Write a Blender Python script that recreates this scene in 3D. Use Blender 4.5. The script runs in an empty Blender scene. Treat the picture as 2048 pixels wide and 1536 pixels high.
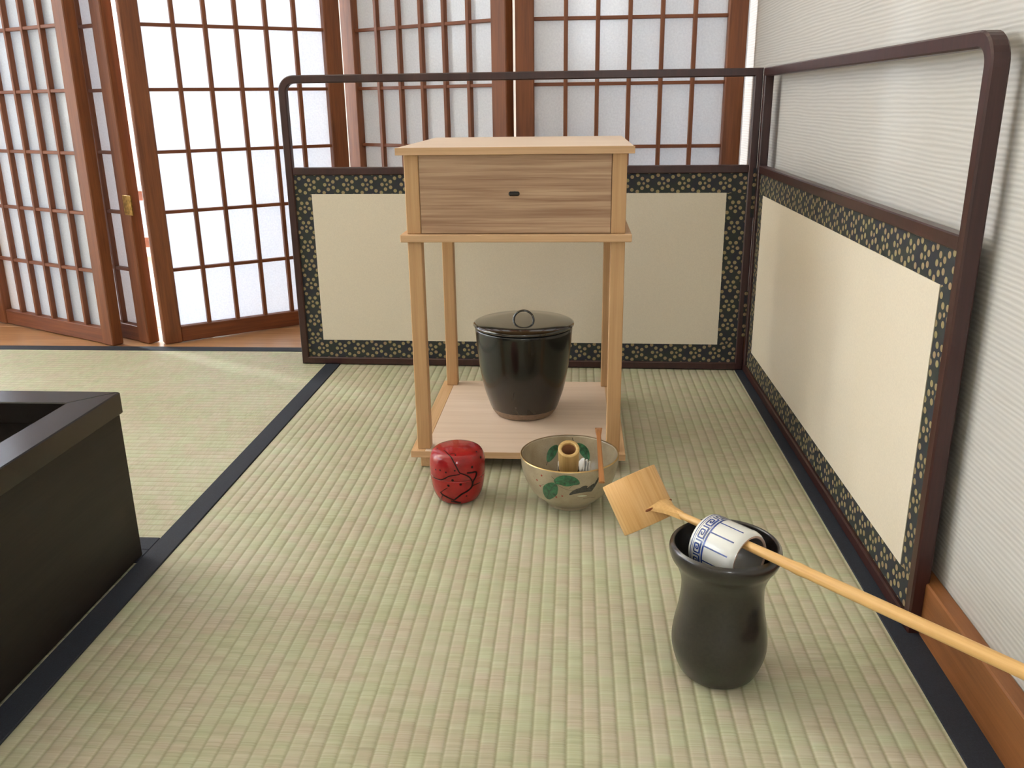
import bpy, bmesh, math, random
from mathutils import Vector, Matrix
random.seed(7)
SC = bpy.context.scene
COL = SC.collection
R = math.radians
PI = math.pi

# ------------------------------------------------------------------ camera
def make_camera():
    cd = bpy.data.cameras.new('camera'); co = bpy.data.objects.new('camera', cd); COL.objects.link(co)
    p, y, r = R(18.0526), R(-4.2576), R(-0.7518)
    fw = Vector((math.sin(y)*math.cos(p), math.cos(y)*math.cos(p), -math.sin(p)))
    rt = Vector((math.cos(y), -math.sin(y), 0)); up = rt.cross(fw)
    rt2 = rt*math.cos(r)+up*math.sin(r); up2 = -rt*math.sin(r)+up*math.cos(r)
    m = Matrix((rt2, up2, -fw)).transposed().to_4x4(); m.translation = (.4816, 0, .5127)
    co.matrix_world = m
    cd.sensor_fit = 'HORIZONTAL'; cd.sensor_width = 36; cd.lens = 36*1733.93/2048
    cd.clip_start = .02
    SC.camera = co
make_camera()

# ------------------------------------------------------------------ light
W = bpy.data.worlds.new('sky'); SC.world = W; W.use_nodes = True
W.node_tree.nodes['Background'].inputs[0].default_value = (.78, .88, 1, 1)
W.node_tree.nodes['Background'].inputs[1].default_value = 1.5
SC.view_settings.view_transform = 'Standard'; SC.view_settings.look = 'None'
SC.view_settings.gamma = 1; SC.view_settings.use_curve_mapping = False
SC.view_settings.exposure = -0.15
def daylight(name, loc, rot, sx, sy, power, col):
    l = bpy.data.lights.new(name, 'AREA'); l.shape = 'RECTANGLE'; l.size = sx; l.size_y = sy
    l.energy = power; l.color = col
    o = bpy.data.objects.new(name, l); COL.objects.link(o); o.location = loc; o.rotation_euler = rot
# daylight standing in the real window openings of the room
daylight('daylight_back_window', (-2.35, 3.10, 1.05), (R(-90), 0, 0), 1.0, 1.9, 680, (.84, .93, 1))
daylight('daylight_low_window', (-1.03, 3.10, .13), (R(-90), 0, 0), .5, .2, 4, (.86, .94, 1))
daylight('daylight_side_window', (-3.30, .4, 1.35), (0, R(-90), 0), 1.3, 2.0, 35, (.88, .95, 1))
daylight('daylight_rear_window', (.65, -2.30, 1.15), (R(90), 0, 0), .36, .9, 13, (.92, .96, 1))

# ------------------------------------------------------------------ node helpers
class X:
    def __init__(s, nt, v): s.nt = nt; s.v = v
    def _op(s, op, o=None, rev=False, c=None):
        n = s.nt.nodes.new('ShaderNodeMath'); n.operation = op
        a = [s] if o is None else ([o, s] if rev else [s, o])
        if c is not None: a.append(c)
        for i, q in enumerate(a):
            if isinstance(q, X): s.nt.links.new(q.v, n.inputs[i])
            else: n.inputs[i].default_value = q
        return X(s.nt, n.outputs[0])
    def __add__(s, o): return s._op('ADD', o)
    def __sub__(s, o): return s._op('SUBTRACT', o)
    def __rsub__(s, o): return s._op('SUBTRACT', o, True)
    def __mul__(s, o): return s._op('MULTIPLY', o)
    def __truediv__(s, o): return s._op('DIVIDE', o)
    __radd__ = __add__; __rmul__ = __mul__
    def round(s): return s._op('ROUND')
    def floor(s): return s._op('FLOOR')
    def cos(s): return s._op('COSINE')
    def sin(s): return s._op('SINE')
    def abs(s): return s._op('ABSOLUTE')
    def sqrt(s): return s._op('SQRT')
    def atan2(s, o): return s._op('ARCTAN2', o)
    def lt(s, o): return s._op('LESS_THAN', o)
    def max(s, o): return s._op('MAXIMUM', o)

def new_mat(name):
    m = bpy.data.materials.new(name); m.use_nodes = True
    return m, m.node_tree, m.node_tree.nodes['Principled BSDF']
def lin(c):
    return tuple(((x/255)/12.92 if x/255 <= .04045 else ((x/255+.055)/1.055)**2.4) for x in c)+(1,)
def tex(nt, scale=(1, 1, 1), coord='Object', loc=(0, 0, 0), rot=(0, 0, 0)):
    t = nt.nodes.new('ShaderNodeTexCoord'); mp = nt.nodes.new('ShaderNodeMapping')
    mp.inputs['Scale'].default_value = scale; mp.inputs['Location'].default_value = loc; mp.inputs['Rotation'].default_value = rot
    nt.links.new(t.outputs[coord], mp.inputs[0]); return mp.outputs[0]
def noise(nt, vec, scale, detail=3, rough=.55, dist=0):
    n = nt.nodes.new('ShaderNodeTexNoise'); n.inputs['Scale'].default_value = scale; n.inputs['Detail'].default_value = detail
    n.inputs['Roughness'].default_value = rough; n.inputs['Distortion'].default_value = dist
    nt.links.new(vec, n.inputs['Vector']); return n.outputs['Fac']
def ramp(nt, fac, stops):
    r = nt.nodes.new('ShaderNodeValToRGB'); e = r.color_ramp.elements
    while len(e) < len(stops): e.new(.5)
    for k, (p, c) in enumerate(stops): e[k].position = p; e[k].color = c if len(c) == 4 else lin(c)
    nt.links.new(fac, r.inputs[0]); return r.outputs[0]
def bump(nt, b, h, strength, dist=.001):
    n = nt.nodes.new('ShaderNodeBump'); n.inputs['Strength'].default_value = strength; n.inputs['Distance'].default_value = dist
    nt.links.new(h, n.inputs['Height']); nt.links.new(n.outputs[0], b.inputs['Normal'])
def plain(name, c, rough=.5, coat=0, spec=.5, metal=0, var=0.0, vs=40):
    m, nt, b = new_mat(name)
    b.inputs['Roughness'].default_value = rough; b.inputs['Coat Weight'].default_value = coat
    b.inputs['Coat Roughness'].default_value = .06; b.inputs['Specular IOR Level'].default_value = spec; b.inputs['Metallic'].default_value = metal
    if var:
        f = noise(nt, tex(nt), vs, 4)
        lo = tuple(max(0, x*(1-var)) for x in c); hi = tuple(min(255, x*(1+var)) for x in c)
        nt.links.new(ramp(nt, f, [(.3, lo), (.7, hi)]), b.inputs['Base Color'])
    else: b.inputs['Base Color'].default_value = lin(c)
    return m
def wood(name, c1, c2, axis=0, rings=90, rough=.5, coat=0, along=4, contrast=(.35, .65), fine=.3):
    """grain running along object axis 0/1/2"""
    m, nt, b = new_mat(name)
    s = [rings]*3; s[axis] = along
    v = tex(nt, tuple(s))
    f = X(nt, noise(nt, v, 1, 5, .6, .4)); s2 = [420]*3; s2[axis] = 12
    g = X(nt, noise(nt, tex(nt, tuple(s2)), 1, 2, .5))
    h = f*(1-fine)+g*fine
    nt.links.new(ramp(nt, h.v, [(contrast[0], c1), (contrast[1], c2)]), b.inputs['Base Color'])
    b.inputs['Roughness'].default_value = rough; b.inputs['Coat Weight'].default_value = coat; b.inputs['Coat Roughness'].default_value = .15
    bump(nt, b, h.v, .12, .0006)
    return m

# ------------------------------------------------------------------ materials
M = {}
def tatami_mat(name, axis):           # ribs run along `axis`; rush strands run across
    m, nt, b = new_mat(name)
    t = nt.nodes.new('ShaderNodeTexCoord'); sp = nt.nodes.new('ShaderNodeSeparateXYZ'); nt.links.new(t.outputs['Object'], sp.inputs[0])
    a = X(nt, sp.outputs[1-axis]); l = X(nt, sp.outputs[axis])
    # a strand differs from its neighbour; each rib shifts the strands
    rib = (a/.0145).floor()
    cmb = nt.nodes.new('ShaderNodeCombineXYZ')
    nt.links.new((a*9).v, cmb.inputs[0]); nt.links.new((l*620).v, cmb.inputs[1]); nt.links.new((rib*3.17).v, cmb.inputs[2])
    f = X(nt, noise(nt, cmb.outputs[0], 1, 2, .6))
    c2 = nt.nodes.new('ShaderNodeCombineXYZ')
    nt.links.new((a*11).v, c2.inputs[0]); nt.links.new((l*70).v, c2.inputs[1]); nt.links.new((rib*.9).v, c2.inputs[2])
    f2 = X(nt, noise(nt, c2.outputs[0], 1, 3, .6))
    big = X(nt, noise(nt, tex(nt), 3.2, 3, .5))
    h = f*.40+f2*.28+big*.32
    col = ramp(nt, h.v, [(.36, (170, 165, 138)), (.5, (190, 186, 160)), (.64, (203, 201, 179))])
    # soft shading in the grooves between ribs, painted in as a darker tone
    fr = ((a/.0145)-rib-.5).abs()
    mx = nt.nodes.new('ShaderNodeMixRGB'); nt.links.new((fr._op('SUBTRACT', .37)._op('MULTIPLY', 5)._op('MAXIMUM', 0)._op('MINIMUM', .55)).v, mx.inputs[0])
    hue = ramp(nt, noise(nt, c2.outputs[0], .45, 3, .6), [(.38, (255, .968*255, .985*255)), (.62, (.968*255, 255, .965*255))])
    hm = nt.nodes.new('ShaderNodeMixRGB'); hm.blend_type = 'MULTIPLY'; hm.inputs[0].default_value = 1; nt.links.new(col, hm.inputs[1]); nt.links.new(hue, hm.inputs[2])
    nt.links.new(hm.outputs[0], mx.inputs[1]); mx.inputs[2].default_value = lin((146, 141, 108))
    nt.links.new(mx.outputs[0], b.inputs['Base Color'])
    b.inputs['Roughness'].default_value = .5; b.inputs['Specular IOR Level'].default_value = .35
    bump(nt, b, f.v, .28, .0005)
    return m
M['tatami_y'] = tatami_mat('woven_rush_long', 1)
M['tatami_x'] = tatami_mat('woven_rush_cross', 0)
def heri():
    m, nt, b = new_mat('navy_cloth_border')
    v = tex(nt, (1, 1, 1)); f = noise(nt, v, 900, 2)
    nt.links.new(ramp(nt, f, [(.3, (25, 30, 41)), (.7, (39, 45, 58))]), b.inputs['Base Color'])
    b.inputs['Roughness'].default_value = .75; bump(nt, b, f, .3, .0004); return m
M['heri'] = heri()
def wallpaper():
    m, nt, b = new_mat('ribbed_wallpaper')
    b.inputs['Base Color'].default_value = lin((214, 210, 203)); b.inputs['Roughness'].default_value = .85
    t = nt.nodes.new('ShaderNodeTexCoord'); sp = nt.nodes.new('ShaderNodeSeparateXYZ'); nt.links.new(t.outputs['Object'], sp.inputs[0])
    z = X(nt, sp.outputs[2]); w = X(nt, noise(nt, tex(nt, (5, 5, 40)), 1, 2, .5)); am = X(nt, noise(nt, tex(nt, (8, 8, 90)), 1, 2, .5))
    h = (z*(2*PI/.0050)+w*11).sin()*am*.6+X(nt, noise(nt, tex(nt, (30, 30, 420)), 1, 2))*.5
    nt.links.new(ramp(nt, h.v, [(.0, (191, 188, 184)), (.5, (203, 200, 196))]), b.inputs['Base Color'])
    bump(nt, b, h.v, .5, .0007); return m
M['wallpaper'] = wallpaper()
M['plaster'] = plain('cream_plaster', (228, 224, 214), .9, var=.02, vs=8)
M['ceiling'] = plain('pale_ceiling_board', (224, 214, 196), .85, var=.02)
M['white_paint'] = plain('white_paint', (245, 246, 248), .5)
M['plank'] = wood('oak_floor_plank', (160, 112, 72), (196, 148, 104), 0, 60, .35, .2)
M['baseboard'] = wood('cedar_baseboard', (122, 74, 38), (150, 96, 54), 1, 80, .45)
M['shoji_v'] = wood('shoji_frame_vertical', (108, 58, 31), (144, 84, 46), 2, 70, .5)
M['shoji_h'] = wood('shoji_frame_horizontal', (106, 55, 30), (138, 78, 43), 0, 70, .5)
def paper():
    m = bpy.data.materials.new('shoji_paper'); m.use_nodes = True; nt = m.node_tree
    nt.nodes.remove(nt.nodes['Principled BSDF']); out = nt.nodes['Material Output']
    f = noise(nt, tex(nt), 260, 3)
    c = ramp(nt, f, [(.3, (228, 231, 237)), (.7, (240, 243, 248))])
    d = nt.nodes.new('ShaderNodeBsdfDiffuse'); t = nt.nodes.new('ShaderNodeBsdfTranslucent'); g = nt.nodes.new('ShaderNodeBsdfGlossy')
    nt.links.new(c, d.inputs[0]); nt.links.new(c, t.inputs[0]); g.inputs['Roughness'].default_value = .15
    a = nt.nodes.new('ShaderNodeMixShader'); a.inputs[0].default_value = .5
    nt.links.new(d.outputs[0], a.inputs[1]); nt.links.new(t.outputs[0], a.inputs[2])
    s = nt.nodes.new('ShaderNodeMixShader'); s.inputs[0].default_value = .05
    nt.links.new(a.outputs[0], s.inputs[1]); nt.links.new(g.outputs[0], s.inputs[2]); nt.links.new(s.outputs[0], out.inputs[0]); return m
M['paper'] = paper()
M['brass'] = plain('aged_brass', (150, 118, 62), .4, metal=1, var=.25, vs=150)
M['lacquer'] = wood('dark_red_brown_lacquer', (46, 21, 20), (64, 32, 29), 2, 60, .38, .12)
M['cream'] = plain('cream_paper', (225, 214, 195), .75, var=.02, vs=600)
def brocade():
    m, nt, b = new_mat('plum_blossom_brocade')
    uv = nt.nodes.new('ShaderNodeUVMap'); sp = nt.nodes.new('ShaderNodeSeparateXYZ'); nt.links.new(uv.outputs[0], sp.inputs[0])
    u0, v0 = X(nt, sp.outputs[0]), X(nt, sp.outputs[1]); s, h, seg = .0378, .0205, 2*PI/5
    mask = None
    for (ou, ov) in ((0, 0), (s/2, h)):
        u, v = u0-ou, v0-ov
        du = u-(u/s).round()*s; dv = v-(v/(2*h)).round()*(2*h)
        r = (du*du+dv*dv).sqrt(); th = dv.atan2(du)-PI
        a = th-(th/seg).round()*seg
        px = r*a.cos()-.0092; py = r*a.sin()
        k = (px*px+py*py).sqrt().lt(.0034).max(r.lt(.0024))
        mask = k if mask is None else mask.max(k)
    f = noise(nt, tex(nt, (1, 1, 1), 'UV'), 130, 2)
    gold = ramp(nt, f, [(.35, (152, 124, 100)), (.5, (156, 138, 100)), (.65, (142, 136, 90))])
    g2 = noise(nt, tex(nt, (1, 1, 1), 'UV'), 30, 2)
    base = ramp(nt, g2, [(.4, (38, 40, 50)), (.6, (42, 48, 44))])
    mx = nt.nodes.new('ShaderNodeMixRGB'); nt.links.new(mask.v, mx.inputs[0]); nt.links.new(base, mx.inputs[1]); nt.links.new(gold, mx.inputs[2])
    nt.links.new(mx.outputs[0], b.inputs['Base Color']); b.inputs['Roughness'].default_value = .7
    return m
M['brocade'] = brocade()
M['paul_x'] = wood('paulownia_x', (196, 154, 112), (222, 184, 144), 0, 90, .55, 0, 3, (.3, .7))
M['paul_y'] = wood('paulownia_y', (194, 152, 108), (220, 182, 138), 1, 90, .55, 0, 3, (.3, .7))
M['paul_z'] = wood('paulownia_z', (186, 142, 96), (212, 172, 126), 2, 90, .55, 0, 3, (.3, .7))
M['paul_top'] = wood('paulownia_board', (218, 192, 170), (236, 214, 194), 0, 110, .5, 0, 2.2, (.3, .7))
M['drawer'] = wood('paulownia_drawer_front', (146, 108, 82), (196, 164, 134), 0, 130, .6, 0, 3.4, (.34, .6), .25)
M['iron'] = plain('black_iron', (24, 22, 22), .45)
M['okiro'] = wood('black_stained_wood', (18, 15, 14), (29, 25, 23), 1, 60, .27, .12)
M['okiro_side'] = wood('dark_matt_wood', (24, 20, 17), (40, 33, 28), 1, 60, .5, 0)
M['okiro_side'].node_tree.nodes['Principled BSDF'].inputs['Specular IOR Level'].default_value = .35
M['copper'] = plain('copper_lining', (120, 56, 40), .5, metal=.6, var=.2)
M['ash'] = plain('grey_ash', (120, 112, 104), .95, var=.15, vs=60)
def glaze_black():
    m, nt, b = new_mat('black_running_glaze')
    t = nt.nodes.new('ShaderNodeTexCoord'); sp = nt.nodes.new('ShaderNodeSeparateXYZ'); nt.links.new(t.outputs['Object'], sp.inputs[0])
    z = X(nt, sp.outputs[2]); f = X(nt, noise(nt, tex(nt, (30, 30, 9)), 1, 4, .6, .6))
    h = (z*6)+f*1.1
    c = ramp(nt, h.v, [(.55, (52, 43, 34)), (.85, (33, 31, 27)), (1.0, (11, 11, 11))])
    nt.links.new(c, b.inputs['Base Color']); b.inputs['Roughness'].default_value = .26; b.inputs['Coat Weight'].default_value = .4; b.inputs['Coat Roughness'].default_value = .08
    return m
M['black_glaze'] = glaze_black()
M['bare_clay'] = plain('unglazed_brown_clay', (134, 112, 92), .8, var=.08, vs=120)
M['black_lacquer'] = plain('black_lacquer', (12, 11, 10), .12, 1, .6)
M['red_lacquer'] = plain('vermilion_lacquer', (152, 22, 26), .55, 1, .1, var=.12, vs=50)
M['dark_paint'] = plain('dark_lacquer_painting', (36, 5, 7), .5, .1, .2)
def bowl_mat():
    m, nt, b = new_mat('beige_crackle_glaze')
    f = noise(nt, tex(nt), 38, 4); v = nt.nodes.new('ShaderNodeTexVoronoi'); v.feature = 'DISTANCE_TO_EDGE'; v.inputs['Scale'].default_value = 420
    nt.links.new(tex(nt), v.inputs['Vector'])
    c = ramp(nt, f, [(.3, (156, 140, 114)), (.7, (182, 168, 142))])
    cr = X(nt, v.outputs['Distance']).lt(.03)*.18
    mx = nt.nodes.new('ShaderNodeMixRGB'); nt.links.new(cr.v, mx.inputs[0]); nt.links.new(c, mx.inputs[1]); mx.inputs[2].default_value = lin((90, 74, 56))
    nt.links.new(mx.outputs[0], b.inputs['Base Color']); b.inputs['Roughness'].default_value = .3; b.inputs['Coat Weight'].default_value = .5; b.inputs['Coat Roughness'].default_value = .12
    return m
M['bowl'] = bowl_mat()
M['gold'] = plain('gilt', (200, 170, 116), .28, metal=1)
M['leaf'] = plain('green_enamel', (44, 98, 66), .3, .5, var=.4, vs=160)
M['ink'] = plain('dark_enamel', (46, 45, 42), .35, .4, var=.7, vs=420)
M['berry'] = plain('red_enamel', (150, 48, 24), .35, .4)
M['white_enamel'] = plain('white_enamel', (214, 218, 196), .35, .4)
M['bamboo_y'] = wood('pale_bamboo', (188, 150, 88), (218, 184, 124), 2, 200, .42, .1, 6, (.3, .7), .5)
M['bamboo_in'] = plain('bamboo_core', (158, 112, 78), .8)
M['bamboo_cut'] = plain('bamboo_cut_end', (222, 190, 140), .8)
M['chashaku'] = wood('smoked_bamboo', (158, 100, 56), (190, 134, 82), 1, 240, .4, .15, 6)
M['cup_bamboo'] = wood('ladle_cup_bamboo', (206, 152, 88), (232, 190, 130), 2, 300, .55, 0, 7, (.3, .7), .5)
M['handle_bamboo'] = wood('ladle_handle_bamboo', (208, 158, 92), (232, 190, 126), 2, 220, .42, .12, 6, (.3, .7), .4)
M['cut_brown'] = plain('dark_cut_edge', (128, 70, 32), .7)
M['thread'] = plain('black_thread', (44, 28, 24), .8)
M['linen'] = plain('white_linen', (240, 240, 238), .9, var=.02, vs=500)
M['kensui'] = plain('dark_brown_glaze', (27, 23, 21), .34, .7, var=.25, vs=300)
M['porcelain'] = plain('white_porcelain', (228, 229, 226), .18, .7)
M['porcelain_in'] = plain('shaded_inner_grey', (120, 114, 108), .4, .3)  # shadow inside the ring put into its grey colour
M['porcelain_raw'] = plain('bare_porcelain_foot', (206, 178, 160), .7)
M['cobalt'] = plain('cobalt_blue', (44, 66, 132), .2, .6, var=.25, vs=200)

# ------------------------------------------------------------------ mesh helpers
def link(name, me, mat=None, parent=None, loc=(0, 0, 0), rot=(0, 0, 0)):
    o = bpy.data.objects.new(name, me); COL.objects.link(o)
    if mat is not None and me is not None and not me.materials: me.materials.append(M[mat] if isinstance(mat, str) else mat)
    o.parent = parent; o.location = loc; o.rotation_euler = rot; return o
def tag(o, label, cat=None, group=None, kind=None):
    o['label'] = label
    if cat: o['category'] = cat
    if group: o['group'] = group
    if kind: o['kind'] = kind
    return o
def thing(name, label, cat, loc=(0, 0, 0), rz=0, kind=None):
    o = bpy.data.objects.new(name, None); COL.objects.link(o); o.empty_display_size = .05
    o.location = loc; o.rotation_euler = (0, 0, rz); return tag(o, label, cat, kind=kind)
def mesh(name, vs, fs, smooth=False, uv=None):
    me = bpy.data.meshes.new(name); me.from_pydata([tuple(v) for v in vs], [], fs); me.update()
    if smooth:
        for p in me.polygons: p.use_smooth = True
    if uv:
        l = me.uv_layers.new(name='UVMap')
        for lp in me.loops: l.data[lp.index].uv = uv[lp.vertex_index]
    return me
_bc = {}
def boxmesh(sx, sy, sz, bev=.001):
    key = (round(sx, 5), round(sy, 5), round(sz, 5), bev)
    bm = bmesh.new(); bmesh.ops.create_cube(bm, size=1); bmesh.ops.scale(bm, vec=(sx, sy, sz), verts=bm.verts)
    if bev: bmesh.ops.bevel(bm, geom=bm.edges[:], offset=bev, segments=1, affect='EDGES')
    me = bpy.data.meshes.new('box'); bm.to_mesh(me); bm.free(); return me
def box(name, x0, x1, y0, y1, z0, z1, mat, parent=None, bev=.001):
    return link(name, boxmesh(x1-x0, y1-y0, z1-z0, bev), mat, parent, ((x0+x1)/2, (y0+y1)/2, (z0+z1)/2))
def boxes_mesh(lst):
    vs, fs = [], []
    for (x0, x1, y0, y1, z0, z1) in lst:
        n = len(vs); vs += [(x, y, z) for z in (z0, z1) for y in (y0, y1) for x in (x0, x1)]
        fs += [tuple(n+i for i in f) for f in ((0, 2, 3, 1), (4, 5, 7, 6), (0, 1, 5, 4), (2, 6, 7, 3), (0, 4, 6, 2), (1, 3, 7, 5))]
    return mesh('boxes', vs, fs)
def spl(P, n=6):
    P = [Vector(p) for p in P]; out = []
    for i in range(len(P)-1):
        p0, p1, p2, p3 = P[max(i-1, 0)], P[i], P[i+1], P[min(i+2, len(P)-1)]
        for k in range(n):
            t = k/n
            out.append(.5*((2*p1)+(-p0+p2)*t+(2*p0-5*p1+4*p2-p3)*t*t+(-p0+3*p1-3*p2+p3)*t**3))
    out.append(P[-1]); return out
def lathe(pr, n=72):
    vs, fs = [], []; rows = []
    for (r, z) in pr:
        if r < 1e-6: rows.append([len(vs)]); vs.append((0, 0, z))
        else:
            rows.append(list(range(len(vs), len(vs)+n)))
            vs += [(r*math.cos(2*PI*k/n), r*math.sin(2*PI*k/n), z) for k in range(n)]
    for a, b in zip(rows[:-1], rows[1:]):
        for k in range(n):
            j = (k+1) % n
            if len(a) == 1 and len(b) == 1: continue
            if len(a) == 1: fs.append((a[0], b[j], b[k]))
            elif len(b) == 1: fs.append((a[k], a[j], b[0]))
            else: fs.append((a[k], a[j], b[j], b[k]))
    return mesh('lathe', vs, fs, True)
def tube(path, radii, n=14, cap=True, flat=1.0):
    P = [Vector(p) for p in path]; vs, fs = [], []
    if not isinstance(radii, (list, tuple)): radii = [radii]*len(P)
    side = None
    for i, p in enumerate(P):
        t = (P[min(i+1, len(P)-1)]-P[max(i-1, 0)]).normalized()
        if side is None:
            side = t.cross(Vector((0, 0, 1)))
            if side.length < .2: side = t.cross(Vector((0, 1, 0)))
        side = (side-t*side.dot(t)).normalized(); up = side.cross(t)
        for k in range(n):
            a = 2*PI*k/n; vs.append(p+side*math.cos(a)*radii[i]+up*math.sin(a)*radii[i]*flat)
    for i in range(len(P)-1):
        for k in range(n):
            j = (k+1) % n; fs.append((i*n+k, i*n+j, (i+1)*n+j, (i+1)*n+k))
    if cap: fs += [tuple(range(n))[::-1], tuple(range((len(P)-1)*n, len(P)*n))]
    return mesh('tube', vs, fs, True)
class Surf:
    """surface of revolution addressed by (angle in degrees, arc length along profile)"""
    def __init__(s, pr, inner=False):
        s.pr = [Vector(p) for p in pr]; s.s = [0]; s.inner = inner
        for a, b in zip(s.pr[:-1], s.pr[1:]): s.s.append(s.s[-1]+(b-a).length)
    def at(s, th, q, off):
        q = min(max(q, 1e-5), s.s[-1]-1e-5); i = 0
        while i < len(s.s)-2 and s.s[i+1] < q: i += 1
        t = (q-s.s[i])/max(s.s[i+1]-s.s[i], 1e-9); p = s.pr[i].lerp(s.pr[i+1], t); d = (s.pr[i+1]-s.pr[i]).normalized()
        n = Vector((d.y, -d.x))*(-1 if s.inner else 1); r, z = p.x+n.x*off, p.y+n.y*off
        a = R(th); return Vector((r*math.cos(a), r*math.sin(a), z)), p.x
    def stroke(s, pts, widths, off=.0003, n=6):
        """ribbon on the surface; widths in metres at the two ends and middle via callable t->w"""
        P = spl([(a, q, 0) for a, q in pts], n); vs, fs = [], []; L = len(P)
        for i, p in enumerate(P):
            t = (P[min(i+1, L-1)]-P[max(i-1, 0)]); r = max(s.at(p.x, p.y, 0)[1], .006)
            tx, ty = R(t.x)*r, t.y; l = math.hypot(tx, ty) or 1; nx, ny = -ty/l, tx/l; w = widths(i/(L-1))/2
            for k in (-1, -.5, 0, .5, 1): vs.append(s.at(p.x+math.degrees(nx*w*k/r), p.y+ny*w*k, off)[0])
        for i in range(L-1):
            for k in range(4): fs.append((i*5+k, i*5+k+1, i*5+6+k, i*5+5+k))
        return vs, fs
    def dot(s, a, q, rad, off=.0003, n=10):
        r = max(s.at(a, q, 0)[1], .006); vs = [s.at(a, q, off)[0]]
        for k in range(n):
            c = 2*PI*k/n; vs.append(s.at(a+math.degrees(rad*math.cos(c)/r), q+rad*math.sin(c), off)[0])
        return vs, [(0, 1+k, 1+(k+1) % n) for k in range(n)]
def merge(parts):
    vs, fs = [], []
    for v, f in parts:
        n = len(vs); vs += v; fs += [tuple(i+n for i in q) for q in f]
    return mesh('paint', vs, fs, True)

# ================================================================== THE ROOM
XL, XR, YF, YB, ZC = -3.2, .845, -2.2, 3.0, 2.4
# floor: tatami mats, wooden strip behind
floor = thing('floor', 'tatami floor with navy cloth borders and a wooden strip behind', 'floor', kind='structure')
def mat_mesh(x0, x1, y0, y1, axis):
    """top of a mat woven in rounded ribs along `axis`"""
    p, prof = .0145, [(0, -.0011), (.09, -.0004), (.25, -.0001), (.5, 0), (.75, -.0001), (.91, -.0004)]
    a0, a1 = (x0, x1) if axis == 1 else (y0, y1); b0, b1 = (y0, y1) if axis == 1 else (x0, x1)
    ks = []; n0 = math.floor(a0/p)-1
    k = n0
    while k*p < a1+p:
        for t, z in prof:
            a = (k+t)*p
            if a0 <= a <= a1: ks.append((a, z))
        k += 1
    ks = [(a0, -.0004)]+ks+[(a1, -.0004)]
    vs, fs = [], []
    for a, z in ks: vs += [(a, b0, z), (a, b1, z)] if axis == 1 else [(b0, a, z), (b1, a, z)]
    for i in range(len(ks)-1):
        q = (2*i, 2*i+2, 2*i+3, 2*i+1); fs.append(q if axis == 1 else q[::-1])
    n = len(vs); vs += [(x0, y0, -.03), (x1, y0, -.03), (x1, y1, -.03), (x0, y1, -.03)]; fs.append((n, n+3, n+2, n+1))
    return mesh('mat', vs, fs, True)
HW = .030
def mat(x0, x1, y0, y1, axis, lab):
    o = link('tatami_mat', mat_mesh(x0, x1, y0, y1, axis), 'tatami_y' if axis == 1 else 'tatami_x', floor); o['label'] = lab
    if axis == 1: bs = [(x0, x0+HW, y0, y1), (x1-HW, x1, y0, y1)]
    else: bs = [(x0, x1, y0, y0+HW), (x0, x1, y1-HW, y1)]
    for (a, b, c, d) in bs: box('cloth_border', a, b, c, d, -.02, .0013, 'heri', o, .0006)
    return o
mat(-.03, .83, 0.0, 1.81, 1, 'straw tatami mat carrying the tea utensils, ribs running away from the camera')
mat(-.94, -.0305, .905, 1.81, 0, 'straw half mat behind the dark hearth box')
mat(-.94, -.0305, -.91, .904, 0, 'straw mat under the dark hearth box')
mat(-.03, .83, -1.82, -.001, 1, 'straw mat nearest the rear wall')
for k in range(2):
    mat(-.941-.90*(k+1), -.941-.90*k, -.0, 1.81, 1, 'straw mat toward the side window'); mat(-.941-.90*(k+1), -.941-.90*k, -1.82, -.001, 1, 'straw mat toward the side window, rear row')
th = box('threshold_board', XL, XR, 1.811, 1.90, -.03, -.001, 'plank', floor, .001)
for k in range(12): box('floor_plank', XL, XR, 1.9015+k*.0935, 1.9935+k*.0935, -.03, -.002, 'plank', floor, .0012)
box('floor_base', XL, XR, YF, YB, -.08, -.031, 'plaster', floor, 0)
box('floor_margin', -3.2, -2.743, YF, 1.81, -.03, -.001, 'plank', floor, 0)
box('floor_margin', -2.741, XR, YF, -1.823, -.03, -.001, 'plank', floor, 0)

def struct(name, lst, mat_, label, cat='wall'):
    return tag(link(name, boxes_mesh(lst), mat_), label, cat, kind='structure')
def holed(axis, at, th_, a0, a1, z0, z1, holes):
    """wall slab with rectangular holes (a0,a1,z0,z1), sorted along a"""
    out = []; c = a0
    def b(p, q, zl, zh):
        if q-p > 1e-4 and zh-zl > 1e-4: out.append((p, q, at, at+th_, zl, zh) if axis == 'x' else (at, at+th_, p, q, zl, zh))
    for (h0, h1, k0, k1) in holes:
        b(c, h0, z0, z1); b(h0, h1, z0, k0); b(h0, h1, k1, z1); c = h1
    b(c, a1, z0, z1); return out
struct('wall_right', [(XR, XR+.1, YF, 2.012, -.05, ZC)], 'wallpaper', 'off-white wall with horizontal ribbed wallpaper beside the low screen')
struct('trim_1', [(XR-.004, XR+.1, 2.013, YB, -.05, ZC)], 'white_paint', 'white painted jamb strip at the end of the papered wall', 'trim')
struct('wall_back', holed('x', YB, .08, XL, XR+.1, -.05, ZC, [(-2.85, -1.85, .1, 2.0), (-1.28, -.78, .03, .23)]), 'plaster', 'cream plaster wall behind the tall paper screens')
struct('wall_left', holed('y', XL-.08, .08, YF, YB, -.05, ZC, [(-.6, 1.4, .7, 2.0)]), 'plaster', 'cream plaster wall on the window side of the room')
struct('wall_front', holed('x', YF-.08, .08, XL, XR+.1, -.05, ZC, [(.47, .83, .7, 1.6)]), 'plaster', 'cream plaster wall behind the viewer')
struct('ceiling', [(XL, XR+.1, YF, YB, ZC, ZC+.05)], 'ceiling', 'pale board ceiling above the tatami room', 'ceiling')
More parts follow.
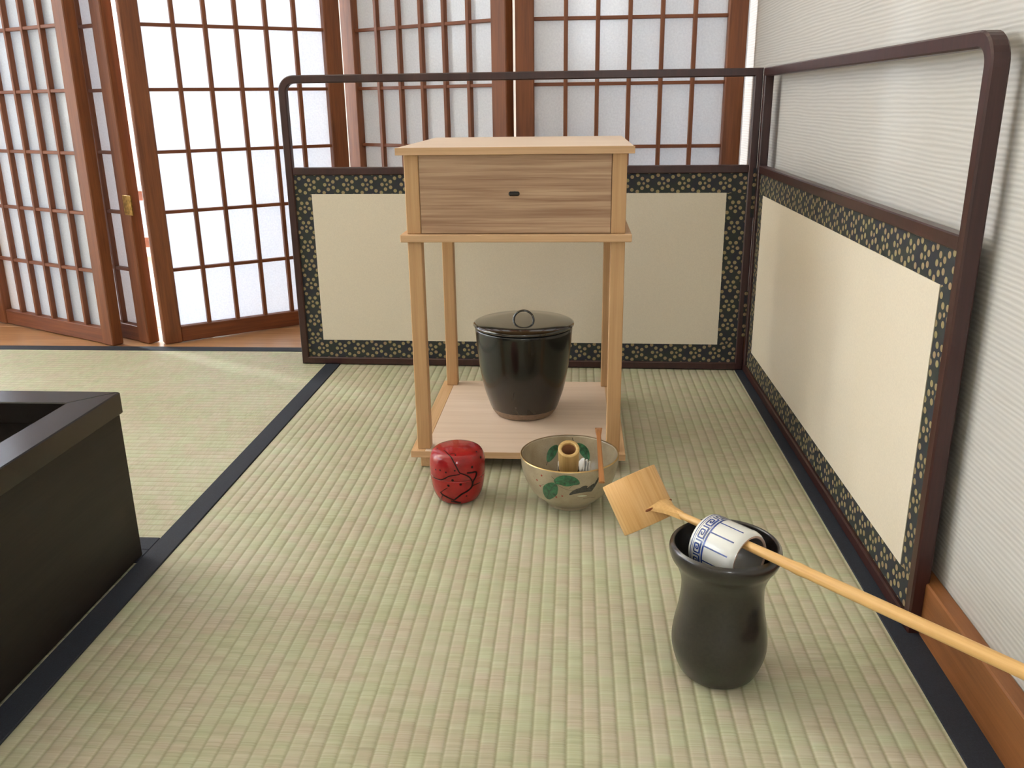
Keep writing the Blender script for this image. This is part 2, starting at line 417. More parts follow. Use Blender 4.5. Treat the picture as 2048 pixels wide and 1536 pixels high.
def wframe(name, axis, at, a0, a1, z0, z1, nm, lab):
    t = thing(name, lab, 'window', kind='structure'); w, d = .035, .04
    def b(nm_, p, q, zl, zh):
        if axis == 'x': box(nm_, p, q, at, at+d, zl, zh, 'shoji_h', t, .001)
        else: box(nm_, at, at+d, p, q, zl, zh, 'shoji_h', t, .001)
    b('window_frame', a0, a1, z0, z0+w); b('window_frame', a0, a1, z1-w, z1); b('window_frame', a0, a0+w, z0+w, z1-w); b('window_frame', a1-w, a1, z0+w, z1-w)
    for k in range(1, nm):
        c = a0+(a1-a0)*k/nm; b('mullion', c-.015, c+.015, z0+w, z1-w)
wframe('window_1', 'x', YB+.02, -2.85, -1.85, .1, 2.0, 1, 'wooden framed window in the back wall beyond the screens')
wframe('window_2', 'x', YB+.02, -1.28, -.78, .03, .23, 1, 'low wooden window near the floor behind the screens')
wframe('window_3', 'y', XL-.06, -.6, 1.4, .7, 2.0, 2, 'wide wooden window on the side wall')
wframe('window_4', 'x', YF-.06,   .47, .83, .7, 1.6, 1, 'wooden window in the wall behind the viewer')
tag(box('baseboard_right', .829, XR, YF, 2.012, -.01, .058, 'baseboard', None, .0015), 'reddish brown cedar baseboard along the papered wall', 'baseboard', kind='structure')

# ================================================================== TALL SHOJI FOLDING SCREENS
SH_H, SW, SD, Z0, ZP1, PP, IW = 1.745, .0385, .028, .035, .164, .1272, .3925
nrow = 12
bar_v = boxmesh(.0085, .012, SH_H-.07, .0008); bar_h = boxmesh(IW, .011, .0070, .0008)
stile_m = boxmesh(SW, SD, SH_H, .002); rail_m = boxmesh(IW, .022, Z0, .0015); top_m = boxmesh(IW, .022, .036, .0015)
def pap_mesh(): return boxmesh(IW+.004, .0008, SH_H-.06, 0)
paper_m = pap_mesh(); hinge_m = boxmesh(.030, .003, .042, .0006)
for me, k in ((bar_v, 'shoji_v'), (bar_h, 'shoji_h'), (stile_m, 'shoji_v'), (rail_m, 'shoji_h'), (top_m, 'shoji_h'), (paper_m, 'paper'), (hinge_m, 'brass')): me.materials.append(M[k])
def shoji_panel(t, base, pl, pr, lean=0):
    """panel whose paper opening runs from pl to pr (floor coordinates), front toward -normal"""
    pl, pr = Vector(pl), Vector(pr); c = (pl+pr)/2-Vector(base); d = pr-pl; rz = math.atan2(d.y, d.x)
    p = link('shoji_panel', paper_m, None, t, (c.x, c.y, SH_H/2), (0, 0, rz)); zc = SH_H/2; ph = .006   # paper sheet sits behind the lattice
    nb = Vector((-math.sin(rz), math.cos(rz), 0))                      # leaning back a little about its foot
    p.location = Vector((c.x, c.y, 0))+nb*(ph*math.cos(lean)+math.sin(lean)*zc)+Vector((0, 0, math.cos(lean)*zc+SD/2*math.sin(lean)))
    p.rotation_euler = (-lean, 0, rz)
    for s in (-1, 1): link('stile', stile_m, None, p, (s*(IW/2+SW/2), -ph, 0))
    link('rail', rail_m, None, p, (0, -ph, Z0/2-zc+.0005)); link('rail', top_m, None, p, (0, -ph, SH_H-.018-zc))
    for k in range(1, 6): link('lattice_bar', bar_v, None, p, (-IW/2+IW*k/6, -ph-.002, 0))
    for k in range(nrow): link('lattice_bar', bar_h, None, p, (0, -ph-.001, ZP1+PP*k-zc))
    return p
s2 = thing('shoji_folding_screen', 'tall brown-framed paper lattice folding screen spreading behind the low tea screen', 'folding screen', (-.46, 1.85, 0))
B2 = (-.46, 1.85)
dA = Vector((.865, -.502))*IW; br = Vector((-.5047, 1.8653))
def fit(a, b):
    a, b = Vector(a), Vector(b); m = (a+b)/2; d = (b-a).normalized()*IW/2; return m-d, m+d
PB = shoji_panel(s2, B2, br-dA, br)
PC = shoji_panel(s2, B2, *fit((-.4163, 1.8627), (-.0963, 2.0946)))
PD = shoji_panel(s2, B2, *fit((-.0268, 2.1324), (.3103, 1.932)))
PE = shoji_panel(s2, B2, *fit((.3934, 1.922), (.7865, 1.924)))
for z in (.31, 1.45):
    link('hinge', hinge_m, None, PB, (IW/2+SW, -.022, z-SH_H/2), (0, 0, 0)); link('hinge', hinge_m, None, PD, (IW/2+SW, -.022, z-SH_H/2), (0, 0, 0))
    link('hinge', hinge_m, None, PC, (IW/2+SW, .011, z-SH_H/2), (0, 0, 0))
s1 = thing('shoji_folding_screen', 'tall paper lattice screen at the left edge, its end stile standing on the mat border', 'folding screen', (-.58, 1.84, 0))
PA = shoji_panel(s1, (-.58, 1.84), *fit((-.9235, 2.0235), (-.5826, 1.8444)), lean=R(.7))

# same screen, extended unseen to the left; zigzag panels added to block window light
pa = Vector((-.9235, 2.0235)); q0 = pa+Vector((-.070, .004))
for k in range(4):
    d_ = Vector((-.90, -.44 if k % 2 == 0 else .44)).normalized()*IW
    shoji_panel(s1, (-.58, 1.84), q0+d_, q0); q0 = q0+d_+Vector((-.080, .006 if k % 2 else -.006))

# something dark stands on the boards behind the screens, seen through the slit
t = thing('storage_chest', 'low dark chest glimpsed through the slit between shoji panels', 'chest', (-.33, 2.66, 0))
box('body', -.16, .16, -.11, .11, 0, .24, 'okiro', t, .003); box('lid', -.17, .17, -.12, .12, .241, .265, 'okiro', t, .003)
link('handle', tube([(-.03, -.125, .15), (-.03, -.14, .14), (.03, -.14, .14), (.03, -.125, .15)], .003, 8), 'brass', t)

# ================================================================== LOW TWO-PANEL TEA SCREEN
LP, ZT, FWD, FD, A0, LC, C0, C1, R0, R1 = .894, .5634, .0145, .016, .0516, .7945, .0512, .3439, .3805, .3949
xc, yc = .8146, 1.6684
byobu = thing('tea_screen', 'low two-panel screen with dark lacquer frame and cream paper behind the tea utensils', 'folding screen', (xc, yc, 0))
def frame_mesh(sgn):
    """frame in local u (along panel from the hinge, 0..LP), z; depth along w"""
    out, inn = [], []; ro, ri = .030, .030-FWD
    out += [(0, 0), (LP, 0)]; inn += [(FWD, FWD), (LP-FWD, FWD)]
    for k in range(9):
        a = PI/2*k/8; cx, cz = LP-ro, ZT-ro
        out.append((cx+ro*math.cos(a), cz+ro*math.sin(a))); inn.append((cx+ri*math.cos(a), cz+ri*math.sin(a)))
    out.append((0, ZT)); inn.append((FWD, ZT-FWD))
    sec = [(0, .0018), (.12, 0), (.88, 0), (1, .0018), (1, FD-.0018), (.88, FD), (.12, FD), (0, FD-.0018)]
    vs, fs = [], []; n = len(out); m = len(sec)
    for o, i in zip(out, inn):
        for t_, w in sec: vs.append((sgn*(o[0]+(i[0]-o[0])*t_), w, o[1]+(i[1]-o[1])*t_))
    for j in range(n):
        k = (j+1) % n
        for q in range(m):
            r = (q+1) % m; f = (j*m+q, j*m+r, k*m+r, k*m+q); fs.append(f if sgn > 0 else f[::-1])
    return mesh('frame', vs, fs)
def strip(name, u0, u1, z0, z1, w, par, sgn, vert):
    a0, a1 = sorted((sgn*u0, sgn*u1)); vs = [(a0, w, z0), (a1, w, z0), (a1, w, z1), (a0, w, z1), (a0, w+.004, z0), (a1, w+.004, z0), (a1, w+.004, z1), (a0, w+.004, z1)]
    fs = [(0, 1, 2, 3), (5, 4, 7, 6), (4, 0, 3, 7), (1, 5, 6, 2), (3, 2, 6, 7), (4, 5, 1, 0)]
    cu, cz = (a0+a1)/2, (z0+z1)/2
    uv = [((v[2]-.2), -(v[0]-cu)) if vert else (v[0]-a0+.006, v[2]-cz) for v in vs]
    if vert: uv = [((v[2]-.21)+.004, (v[0]-cu)) for v in vs]
    return link(name, mesh('strip', vs, fs, uv=uv), 'brocade', par)
def panel(sgn, rz):
    f = link('panel_frame', frame_mesh(sgn), 'lacquer', byobu, (0, 0, .001), (0, 0, rz))
    def bx(nm, u0, u1, w0, w1, z0, z1, mt, bev=.001):
        a0, a1 = sorted((sgn*u0, sgn*u1)); return box(nm, a0, a1, w0, w1, z0, z1, mt, f, bev)
    bx('middle_rail', FWD-.0005, LP-FWD+.0005, .001, FD-.001, R0, R1, 'lacquer', .0015)
    w = .005
    strip('brocade_border', FWD, LP-FWD, FWD, C0, w, f, sgn, False); strip('brocade_border', FWD, LP-FWD, C1, R0, w, f, sgn, False)
    strip('brocade_border', FWD, A0, C0, C1, w, f, sgn, True); strip('brocade_border', A0+LC, LP-FWD, C0, C1, w, f, sgn, True)
    bx('cream_paper', A0-.0005, A0+LC+.0005, w-.0008, w+.004, C0-.0005, C1+.0005, 'cream', 0)
    bx('backing', FWD, LP-FWD, w+.0042, FD-.003, FWD, R0, 'lacquer', 0)
    return f
tb, tr = R(1.2784), R(.1526)
# back panel runs toward -x from the corner, its face toward -y; side panel runs toward -y, its face toward -x
panel(-1, -tb)
panel(1, -PI/2+tr)
for z in (.30, .07):
    vs = [(-.006, -.0006, z), (0, .0004, z), (.0004, -.006, z), (-.006, -.0006, z+.09), (0, .0004, z+.09), (.0004, -.006, z+.09)]
    hg = link('cloth_hinge', mesh('h', vs, [(0, 1, 4, 3), (1, 2, 5, 4)], uv=[(v[0], v[2]) for v in vs]), 'brocade', byobu, (0, 0, 0))

# ================================================================== UTENSIL SHELF
sx, sy, SWd, SDp = .2537, 1.172, .2953, .3207
ZT0, ZT1, ZM0, ZM1, ZB0, ZB1, PW, OV, OM = .4472, .4565, .3325, .3428, .0181, .0278, .0193, .0086, .0084
tana = thing('utensil_shelf', 'pale paulownia wood tea shelf with a drawer under its top', 'shelf', (sx, sy, 0), R(-.1274))
box('top_board', -OV, SWd+OV, -OV, SDp+OV, ZT0, ZT1, 'paul_top', tana, .0012)
box('top_edge', -OV-.0004, SWd+OV+.0004, -OV-.0012, -OV+.0002, ZT0-.0002, ZT1+.0001, 'paul_x', tana, .0004)
box('middle_board', -OM, SWd+OM, -OM, SDp+OM, ZM0, ZM1, 'paul_x', tana, .001)
box('base_board', .012, SWd-.012, -OM, SDp+OM, ZB0, ZB1, 'paul_top', tana, .0006)
for x in (-OM, SWd-.0119): box('base_edge', x, x+.0119+OM, -OM-.0002, SDp+OM, ZB0, ZB1, 'paul_y', tana, .0006)
box('base_front_edge', -OM, SWd+OM, -OM-.0012, -OM-.0002, ZB0, ZB1+.0001, 'paul_x', tana, .0003)
for x in (.004, SWd-.024): box('foot_runner', x, x+.02, -.001, SDp, 0, ZB0, 'paul_y', tana, .001)
for x in (0, SWd-PW):
    for y in (0, SDp-PW):
        box('leg', x, x+PW, y, y+PW, ZB1, ZM0, 'paul_z', tana, .001); box('upper_post', x, x+PW, y, y+PW, ZM1, ZT0, 'paul_z', tana, .001)
for x in (.004, SWd-.012): box('side_panel', x, x+.008, PW, SDp-PW, ZM1, ZT0, 'paul_y', tana, 0)
box('back_panel', PW, SWd-PW, SDp-.012, SDp-.005, ZM1, ZT0, 'paul_x', tana, 0)
dr = box('drawer', PW+.0006, SWd-PW-.0006, .0006, .012, ZM1+.0007, ZT0-.0007, 'drawer', tana, .0006)
kn = link('knob', tube([(0, -.0058, .002), (0, -.012, .002), (0, -.016, .002)], [.0022, .002, .0022], 10), 'iron', dr)
kn['label'] = 'small black iron drawer knob'
link('knob_cap', boxmesh(.0145, .004, .0058, .0016), 'iron', dr, (0, -.0175, .002))

# ================================================================== WATER JAR
mz = thing('water_jar', 'tall black glazed water jar standing on the shelf base', 'jar', (.402, 1.337, ZB1))
body = [(0, .002), (.044, 0), (.047, .0015), (.0515, .008), (.0565, .02), (.0645, .045), (.0712, .08), (.0752, .115), (.0774, .1435), (.0768, .1455), (.0735, .1455), (.071, .11), (.060, .04), (.04, .012), (0, .01)]
pb = spl(body[:9], 5)
def body_mesh():
    me = lathe([(p.x, p.y) for p in spl([(.0541, .0135)]+body[4:9], 5)]+[(.0768, .1455), (.0735, .1455), (.071, .11), (.060, .04), (.04, .012), (0, .010)]); return me
link('body', body_mesh(), 'black_glaze', mz)
link('bare_foot', lathe([(0, .001), (.043, .0002), (.0455, .0008), (.0485, .004), (.0518, .009), (.0542, .0139)]), 'bare_clay', mz)
lid = link('lid', lathe([(0, .146), (.074, .146), (.079, .1475), (.0802, .1495), (.0796, .1515), (.076, .153), (.05, .1544), (.02, .1549), (0, .155)], 96), 'black_lacquer', mz)
arc = [(-.0158, 0, -.0008)]+[(-.0158*math.cos(PI*k/20), 0, .0152*math.sin(PI*k/20)) for k in range(21)]+[(.0158, 0, -.0008)]
link('loop_knob', tube(arc, .0017, 10), 'black_lacquer', lid, (0, 0, .1551))

# ================================================================== TEA CADDY
nat = thing('tea_caddy', 'red lacquer tea caddy with dark plum branches standing on the tatami', 'tea caddy', (.3265, 1.072, .0004))
NP = spl([(.0245, 0), (.0285, .003), (.0335, .014), (.0365, .03), (.0375, .045), (.037, .058), (.0335, .068), (.026, .0725), (.012, .0745), (0, .075)], 8)
NPt = [(p.x, p.y) for p in NP]; cut = next(i for i, p in enumerate(NPt) if p[1] > .039)
link('body', lathe([(0, .001)]+NPt[:cut]+[(0, NPt[cut-1][1])], 80), 'red_lacquer', nat)
ld = link('lid', lathe([(0, NPt[cut-1][1]+.0001), (NPt[cut-1][0], NPt[cut-1][1]+.0001)]+NPt[cut:], 80), 'red_lacquer', nat)
NS = Surf(NP)
br_data = [(.9, [(-104.3, 79.3), (-95.3, 74.6), (-86.1, 65.1), (-80.8, 57.6), (-77.7, 54)]), (.8, [(-143.5, 41.2), (-131.2, 41.5), (-118.7, 42.2), (-109.1, 45.5), (-99.2, 49.5), (-88.9, 51), (-77.8, 52.4)]),
 (1.0, [(-77.7, 54), (-68.9, 51.3), (-59.6, 47.1), (-53.4, 41.3), (-51.3, 35.1)]), (1.5, [(-63, 53.1), (-53.2, 52.1), (-43.7, 51.5), (-40.8, 48.5), (-43.9, 43.5), (-49.4, 38.9), (-51.1, 33.4), (-54.2, 29.6), (-63, 25.8), (-74.1, 22.4), (-82.8, 17.8), (-92.4, 12.1)]),
 (.8, [(-50.4, 32.4), (-40.1, 32.8), (-28.3, 32.5)]), (1.6, [(-92.4, 12.1), (-102.7, 14.6), (-111.7, 17.1), (-120, 19.1), (-125.1, 22.7)]), (.6, [(-120.5, 18.1), (-134.8, 4.5)]), (.5, [(-121.6, 23.4), (-113.1, 27.8), (-104.5, 31.8)]),
 (.6, [(-134.6, 85.3), (-120.9, 84.2), (-104.3, 79.3)]), (.5, [(-102.4, 80), (-95.6, 82.7), (-86.9, 81.7)]), (2.4, [(-101.6, 9.2), (-90.3, 8.6), (-76.2, 5.7)])]
for w, pts in br_data:
    link('painted_branch', merge([NS.stroke([(a, s/1000) for a, s in pts], lambda t, w=w: w*.0017*(1.1-.5*abs(t-.5)))]), 'dark_paint', nat)
for i, (a, s) in enumerate([(-132, 54.6), (-119.5, 56), (-92.7, 43.8), (-102.2, 35.4), (-76.7, 37.4), (-51.3, 59.6), (-22, 67), (-25.5, 40), (-63.7, 18.1), (-106, 54.5), (-87.5, 57.7), (-165.3, 80.6), (-86.6, 79.4), (-24.2, 76.5)]):
    link('painted_bud', merge([NS.dot(a, s/1000, (.0018 if i in (2, 3, 4, 5, 6) else .0012))]), 'dark_paint', nat)

# ================================================================== TEA BOWL AND WHAT LIES IN IT
bx_, by_ = .4775, 1.0625
BO = spl([(.029, 0), (.030, .004), (.038, .0095), (.050, .021), (.0585, .037), (.063, .052), (.0650, .0695)], 8)
BI = spl([(0, .008), (.02, .0085), (.034, .0125), (.0465, .023), (.0553, .038), (.0602, .053), (.0625, .0695)], 8)
bowl = thing('tea_bowl', 'beige ceramic tea bowl painted with green leaves and a small dark bird', 'bowl', (bx_, by_, .0004))
link('bowl_wall', lathe([(0, .003), (.025, .003), (.026, 0)]+[(p.x, p.y) for p in BO]+[(.0638, .0705)]+[(p.x, p.y) for p in reversed(BI)], 96), 'bowl', bowl)
link('gilt_rim', lathe([(.0651, .0697), (.0649, .0704), (.0642, .0708), (.0636, .07085), (.0632, .0707)], 96), 'gold', bowl)
SO, SI = Surf(BO), Surf(BI, True)
leafw = lambda w: (lambda t: w*.001*max(.04, math.sin(PI*min(1, t*.94+.05))**.75))
for S, w, pts in ((SO, 16, [(-106.9, 67.9), (-99.6, 71), (-92.3, 71.2), (-84.9, 70.4), (-78.1, 66.7)]), (SO, 20, [(-105.7, 65.5), (-111.4, 56.6), (-116.4, 47.2), (-122.1, 34.2)]),
                  (SI, 13, [(105.6, 87.6), (112.3, 81.9), (118, 74.5), (123.7, 67.4)]), (SI, 13, [(80.8, 90.2), (73.5, 84.5), (67.3, 77.2), (62.4, 68.9)])):
    lf = link('painted_leaf', merge([S.stroke([(a, s/1000) for a, s in pts], leafw(w), .00025, 8)]), 'leaf', bowl)
    link('leaf_vein', merge([S.stroke([(a, s/1000) for a, s in pts], lambda t: .0005, .0005, 8)]), 'ink', lf)
for S, w, pts in ((SO, .5, [(-110.2, 75.5), (-106.4, 71.6), (-105.8, 66)]), (SO, .4, [(-105.8, 66), (-99.8, 61.8), (-90, 57.3), (-80.7, 56.6)]), (SO, .4, [(-121.3, 61.2), (-126.8, 56.7)]), (SO, .35, [(-90, 59.5), (-84.8, 65.6), (-77.4, 66.6)]),
                  (SO, .5, [(-71.3, 39.5), (-63, 40.3), (-51.6, 37.9)]), (SI, .9, [(86.9, 98.7), (85.1, 93.6), (80.4, 90)]), (SI, .7, [(123, 68.1), (127.8, 63.6)])):
    link('painted_stem', merge([S.stroke([(a, s/1000) for a, s in pts], lambda t, w=w: w*.001)]), 'ink', bowl)
bird = link('painted_bird', merge([SO.stroke([(-89.5, .0490), (-84, .0535), (-77, .0560), (-69, .0560), (-61.4, .0535)], lambda t: .0085*max(.10, math.sin(PI*min(1, t*.85+.04))**.9), .0003, 8),
    SO.stroke([(-79, .0565), (-73, .0605), (-68, .0615)], lambda t: .005*max(.15, math.sin(PI*min(1, t*.9+.05))), .00035),
    SO.stroke([(-71, .0545), (-65, .0580), (-60, .0640)], lambda t: .006*max(.2, math.sin(PI*min(1, t*.9+.05))), .00035),
    SO.stroke([(-63.5, .0529), (-58.4, .0625), (-54.4, .0716)], lambda t: .0048*(1-.5*t), .0003)]), 'ink', bowl)
link('bird_belly', merge([SO.stroke([(-79.6, .0465), (-73.2, .046), (-66.5, .0454)], lambda t: .0028*max(.3, math.sin(PI*(t*.9+.05))), .0004)]), 'white_enamel', bird)
for a, s in ((-122.8, 73.8), (-130.4, 64.6), (-126.8, 56.7), (-106.7, 42.9), (-98.6, 46.2)): link('painted_berry', merge([SO.dot(a, s/1000, .0014)]), 'berry', bowl)

# bamboo whisk leaning in the bowl, hollow handle end up toward the viewer
wk = thing('tea_whisk', 'bamboo tea whisk leaning in the bowl with its hollow handle end up', 'whisk', (.4765, 1.0870, .0150))
wk.rotation_euler = (R(31), 0, 0)
hl0, hl1 = .034, .080
link('handle', lathe([(.0128, hl0), (.0130, hl0+.004), (.0134, hl0+.02), (.0140, hl1-.001), (.0136, hl1), (.0098, hl1), (.0093, hl1-.001), (.0090, hl0+.018), (0, hl0+.017)], 40), 'bamboo_y', wk)
link('handle_core', lathe([(.0096, hl1-.0005), (.0092, hl1-.004), (.0090, hl0+.0185), (0, hl0+.018)], 32), 'bamboo_in', wk)
link('thread_binding', lathe([(.0131, hl0-.002), (.0138, hl0-.001), (.0138, hl0+.0025), (.0131, hl0+.0035)], 40), 'thread', wk)
def tine(a, r1, r2):
    pts = [(.0122, hl0+.001), (.0122+(r1-.0122)*.45, hl0-.010), (r1, hl0-.022), (r2, hl0-.0335)]
    P = spl([(r*math.cos(a), r*math.sin(a), z) for r, z in pts], 4); vs, fs = [], []
    sd = Vector((-math.sin(a), math.cos(a), 0)); rd = Vector((math.cos(a), math.sin(a), 0))
    for p in P:
        for u, v in ((-1, -1), (1, -1), (1, 1), (-1, 1)): vs.append(p+sd*u*.00055+rd*v*.0003)
    for i in range(len(P)-1):
        for k in range(4): fs.append((i*4+k, i*4+(k+1) % 4, i*4+4+(k+1) % 4, i*4+4+k))
    return mesh('tine', vs, fs)
for k in range(64): link('tine', tine(2*PI*k/64, .0185 if k % 2 else .016, .0120 if k % 2 else .008), 'bamboo_y', wk)

# folded cloth in the bowl
def cloth_mesh():
    vs, fs = [], []; nu, nv = 15, 7
    for layer in range(3):
        for i in range(nu):
            for j in range(nv):
                u, v = i/(nu-1)-.5, j/(nv-1)-.5
                vs.append((u*.036-.002*layer, v*.020+.002*layer*math.sin(i*.7), .0045*layer+.0016*math.sin(u*9+layer)+.001*math.cos(v*7+layer*2)+.018*abs(u)**2*3))
        n = layer*nu*nv
        for i in range(nu-1):
            for j in range(nv-1): a = n+i*nv+j; fs.append((a, a+nv, a+nv+1, a+1))
    me = mesh('cloth', vs, fs, True); return me
cl = link('tea_cloth', cloth_mesh(), 'linen', None, (.4905, 1.0900, .0300), (R(38), R(-14), R(-14)))
md = cl.modifiers.new('solid', 'SOLIDIFY'); md.thickness = .0016
tag(cl, 'folded white linen cloth tucked under the whisk in the bowl', 'cloth')

# tea scoop across the rim
P = spl([(.5172, .967, .0722), (.5172, 1.02, .0728), (.5171, 1.07, .0742), (.5171, 1.106, .0748), (.5170, 1.118, .0758), (.5170, 1.125, .0790), (.5170, 1.1265, .0822)], 6)
def scoop_mesh():
    vs, fs = [], []; L = len(P)
    for i, p in enumerate(P):
        t = i/(L-1); w = .0036-.0006*math.sin(PI*min(1, t*1.3)) + (.0016*max(0, (t-.6)/.4)); h = .0013-.0005*t
        tn = (P[min(i+1, L-1)]-P[max(i-1, 0)]).normalized(); s = Vector((1, 0, 0)); u = s.cross(tn).normalized()
        if i == L-1: w *= .8
        for a, b in ((-1, -.3), (-.7, -1), (.7, -1), (1, -.3), (1, .3), (.6, 1), (-.6, 1), (-1, .3)): vs.append(p-Vector((.5171, 1.05, .0725))+s*a*w+u*b*h)
    for i in range(L-1):
        for k in range(8): fs.append((i*8+k, i*8+(k+1) % 8, i*8+8+(k+1) % 8, i*8+8+k))
    fs += [tuple(range(8))[::-1], tuple(range((L-1)*8, L*8))]
    return mesh('scoop', vs, fs)
tag(link('tea_scoop', scoop_mesh(), 'chashaku', None, (.5171, 1.05, .0725)), 'thin smoked bamboo tea scoop lying across the bowl rim', 'tea scoop')

# ================================================================== WASTE WATER JAR, LID REST, LADLE
kx, ky = .6198, .7092
KP = spl([(.0320, 0), (.0362, .0045), (.0417, .019), (.0437, .032), (.0424, .048), (.0391, .066), (.0373, .084), (.0383, .098), (.0428, .110), (.0478, .118), (.0498, .125), (.0490, .1305), (.0466, .133)], 6)
KI = [(.0450, .1315), (.0445, .126), (.0420, .115), (.0365, .100), (.0340, .084), (.0355, .066), (.039, .048), (.040, .032), (.037, .016), (.025, .007), (0, .006)]
tag(link('waste_water_jar', lathe([(0, .001), (.028, .0005)]+[(p.x, p.y) for p in KP]+[(p.x, p.y) for p in spl(KI, 4)], 96), 'kensui', None, (kx, ky, .0003)),
    'dark brown waisted ceramic jar with flared lip holding the blue and white ring', 'jar')
dh = Vector((.664, -.7477, 0)); HZ = .1377
ho = Vector((.571, .7674, HZ))
# ring shaped lid rest threaded on the handle
tm = Vector((.6232, .7148, HZ))
ROUT, RIN, TL = .0266, .0212, .049
axq = dh.to_track_quat('Z', 'Y')
cz_ = HZ+.0052-RIN
lr = thing('lid_rest', 'blue and white porcelain ring hanging on the ladle handle inside the dark jar', 'lid rest', (tm.x, tm.y, cz_))
lr.rotation_mode = 'QUATERNION'; lr.rotation_quaternion = axq
RP = [(RIN, -TL/2+.001), (RIN+.001, -TL/2), (ROUT-.0012, -TL/2), (ROUT-.0002, -TL/2+.001), (ROUT, -TL/2+.003), (ROUT, 0), (ROUT, TL/2-.006), (ROUT-.0012, TL/2-.0022), (ROUT-.003, TL/2)]
link('ring_body', lathe(RP, 80), 'porcelain', lr)
link('ring_foot', lathe([(ROUT-.003, TL/2), (RIN+.0008, TL/2), (RIN, TL/2-.0008)], 80), 'porcelain_raw', lr)
link('ring_inside', lathe([(RIN, TL/2-.0008), (RIN, -TL/2+.001)], 80), 'porcelain_in', lr)
RS = Surf([(ROUT, -TL/2+.003), (ROUT, TL/2-.004)])
arcu = 360/12; hb = .0125
def along(a, z): return (a, z)
for k in range(12): link('blue_line', merge([RS.stroke([(k*arcu+8, hb+.0016), (k*arcu+8, .03), (k*arcu+8, TL-.009)], lambda t: .0013, .00015, 4)]), 'cobalt', lr)
for z, w in ((.0004, .0008), (.0022, .0004), (hb-.0012, .0005), (hb+.0009, .0018)):
    link('blue_band', merge([RS.stroke([(a, z) for a in range(0, 361, 10)], lambda t, w=w: w, .00015, 2)]), 'cobalt', lr)
for k in range(12):
    a0 = k*arcu; g = [(.06, .06), (.06, .94), (.88, .94), (.88, .16), (.30, .16), (.30, .70), (.64, .70), (.64, .42), (.46, .42)]
    pp = []
    for (p0, p1) in zip(g[:-1], g[1:]):
        q0 = (a0+p0[0]*arcu, .0030+p0[1]*(hb-.0048)); q1 = (a0+p1[0]*arcu, .0030+p1[1]*(hb-.0048))
        v_, f_ = RS.stroke([q0, ((q0[0]+q1[0])/2, (q0[1]+q1[1])/2), q1], lambda t: .0014, .00015, 2); pp.append((v_, f_))
    link('key_fret', merge(pp), 'cobalt', lr)

# bamboo ladle: cup turned down, handle across the jar
cc = Vector((.5483, .7900, .1345)); ax = Vector((.4237, -.4213, -.8018)).normalized()
ladle = thing('bamboo_ladle', 'bamboo water ladle with cylindrical cup, laid across the dark jar', 'ladle', tuple(cc))
q = ax.to_track_quat('Z', 'Y'); cr, ch = .0282, .052
cup = link('cup', lathe([(0, -ch/2+.006), (cr-.003, -ch/2+.005), (cr-.0025, -ch/2), (cr-.0004, -ch/2), (cr, -ch/2+.0005), (cr, 0), (cr, ch/2-.0006), (cr-.0006, ch/2), (cr-.0024, ch/2), (cr-.003, ch/2-.001), (cr-.003, -ch/2+.009), (0, -ch/2+.0085)], 72), 'cup_bamboo', ladle)
cup.rotation_mode = 'QUATERNION'; cup.rotation_quaternion = q
hs = ho+dh*.004-cc                       # start of handle relative to the cup centre
he = Vector((.8035, .5065, HZ+.002))-cc
Lh = (he-hs).length; path, rad = [], []
for k in range(41):
    t = k/40; path.append(hs.lerp(he, t)); r = .0032+.0022*min(1, t/.55)
    if abs(t-.42) < .013: r += .0006
    rad.append(r)
hd = link('handle', tube([Vector((0, 0, 0)) + Vector((0, 0, (p-hs).length)) for p in path], rad, 16), 'handle_bamboo', ladle, tuple(hs))
hq = (he-hs).to_track_quat('Z', 'Y'); hd.rotation_mode = 'QUATERNION'; hd.rotation_quaternion = hq
# crescent shaped end of the handle hugging the cup side
def crescent():
    vs, fs = [], []; N = 18
    ay = ax.cross(dh).normalized()                       # across the handle, round the cup
    e1 = (dh-ax*dh.dot(ax)).normalized()                 # radial direction from the cup axis to the handle
    c0 = (hs).dot(ax)-.008
    for i in range(N+1):
        s = i/N*2-1; a = s*R(34)
        edge = (e1*math.cos(a)+ay*math.sin(a))*(cr+.0002)+ax*(c0-.010*0)
        hstem = hs+dh*.018+ay*s*.0036
        for j in range(6):
            t = j/5; mid = edge.lerp(hstem, t); mid = mid+ (hs+dh*.006-mid)*(.55*math.sin(PI*t)*abs(s)**1.0)*.55
            for side in (-1, 1): vs.append(mid+ax*side*(.0030*(1-.75*abs(s)*(1-t))))
    m = 12
    for i in range(N):
        for j in range(5):
            for side in (0, 1):
                a = i*m+j*2+side; b = a+m; f = (a, b, b+2, a+2); fs.append(f if side else f[::-1])
        a = i*m; fs.append((a, a+1, a+m+1, a+m))
    for i in (0, N):
        for j in range(5): a = i*m+j*2; fs.append((a, a+1, a+3, a+2))
    return mesh('crescent', vs, fs)
cj = link('crescent_joint', crescent(), 'handle_bamboo', ladle)
_ay = ax.cross(dh).normalized(); _e1 = (dh-ax*dh.dot(ax)).normalized(); _c0 = hs.dot(ax)-.008
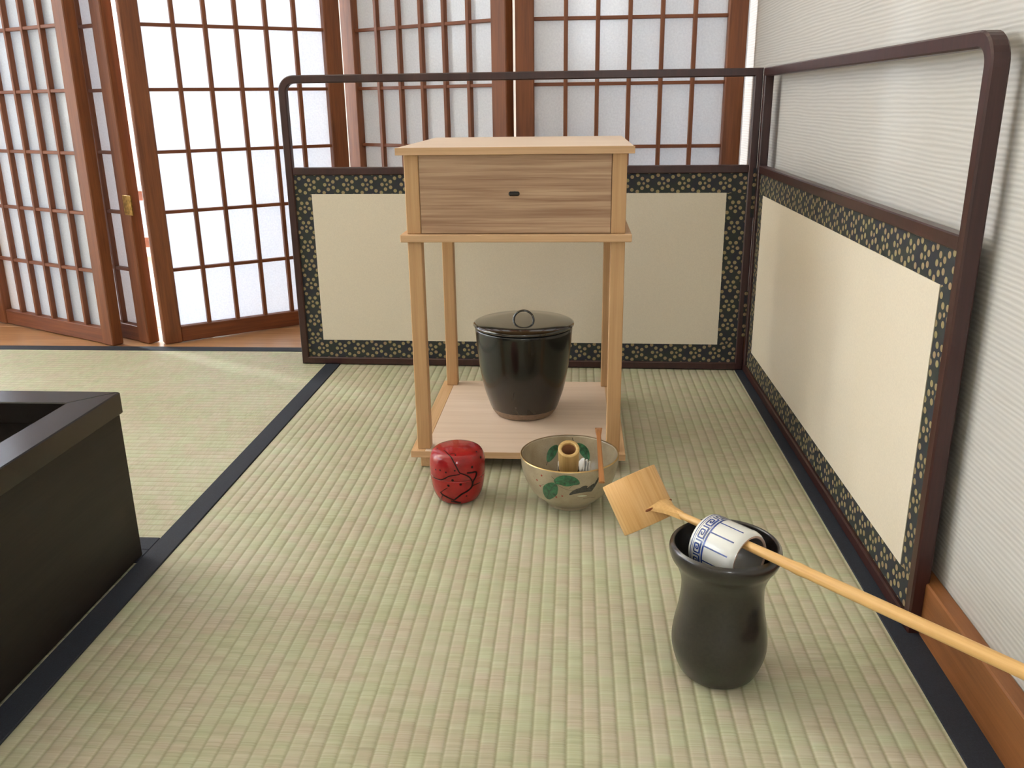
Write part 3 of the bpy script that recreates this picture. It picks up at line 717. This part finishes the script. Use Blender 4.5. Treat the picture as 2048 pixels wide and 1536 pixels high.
for sg in (-1, 1):
    link('cut_edge', tube([(_e1*math.cos(R(sg*d))+_ay*math.sin(R(sg*d)))*(cr+.0006)+ax*(_c0+.0012) for d in (20, 25, 30, 35, 38)], [.0007, .0011, .0013, .0012, .0005], 8), 'cut_brown', cj)

# ================================================================== PORTABLE HEARTH BOX
ok = thing('hearth_box', 'dark stained square wooden hearth box with a wide open rim on the tatami', 'hearth box', (-.0312, .8905, 0))
S_, Hh, rw = .42, .207, .040
def boards():
    for nm, x0, x1, y0, y1 in (('side_board', -.014, 0, -S_, 0), ('side_board', -S_, -S_+.014, -S_, 0), ('end_board', -S_+.0142, -.0142, -.014, 0), ('end_board', -S_+.0142, -.0142, -S_, -S_+.014)):
        box(nm, x0, x1, y0, y1, .002, Hh-.0254, 'okiro_side', ok, .0006)
boards()
def rim_board(rz):
    o = S_/2+.003; i = o-rw; vs = []
    for z in (Hh-.0253, Hh): vs += [(-o, o, z), (o, o, z), (i, i, z), (-i, i, z)]
    me = mesh('rim', vs, [(0, 1, 2, 3), (7, 6, 5, 4), (0, 4, 5, 1), (1, 5, 6, 2), (2, 6, 7, 3), (3, 7, 4, 0)])
    bm = bmesh.new(); bm.from_mesh(me); bmesh.ops.recalc_face_normals(bm, faces=bm.faces); bmesh.ops.bevel(bm, geom=bm.edges[:], offset=.0012, segments=1, affect='EDGES'); bm.to_mesh(me); bm.free()
    link('rim_board', me, 'okiro', ok, (-S_/2, -S_/2, 0), (0, 0, rz))
for k in range(4): rim_board(k*PI/2)
lin_ = link('copper_liner', boxes_mesh([(-S_+.0145, -.0145, -.018, -.0145, .01, .12), (-S_+.0145, -.0145, -S_+.0145, -S_+.018, .01, .12), (-S_+.0145, -S_+.018, -S_+.018, -.018, .01, .12), (-.018, -.0145, -S_+.018, -.018, .01, .12), (-S_+.018, -.018, -S_+.018, -.018, .01, .014)]), 'copper', ok)
lin_['label'] = 'reddish copper lining inside the hearth box'
ab = box('ash_bed', -S_+.0185, -.0185, -S_+.0185, -.0185, .015, .085, 'ash', ok, .003)
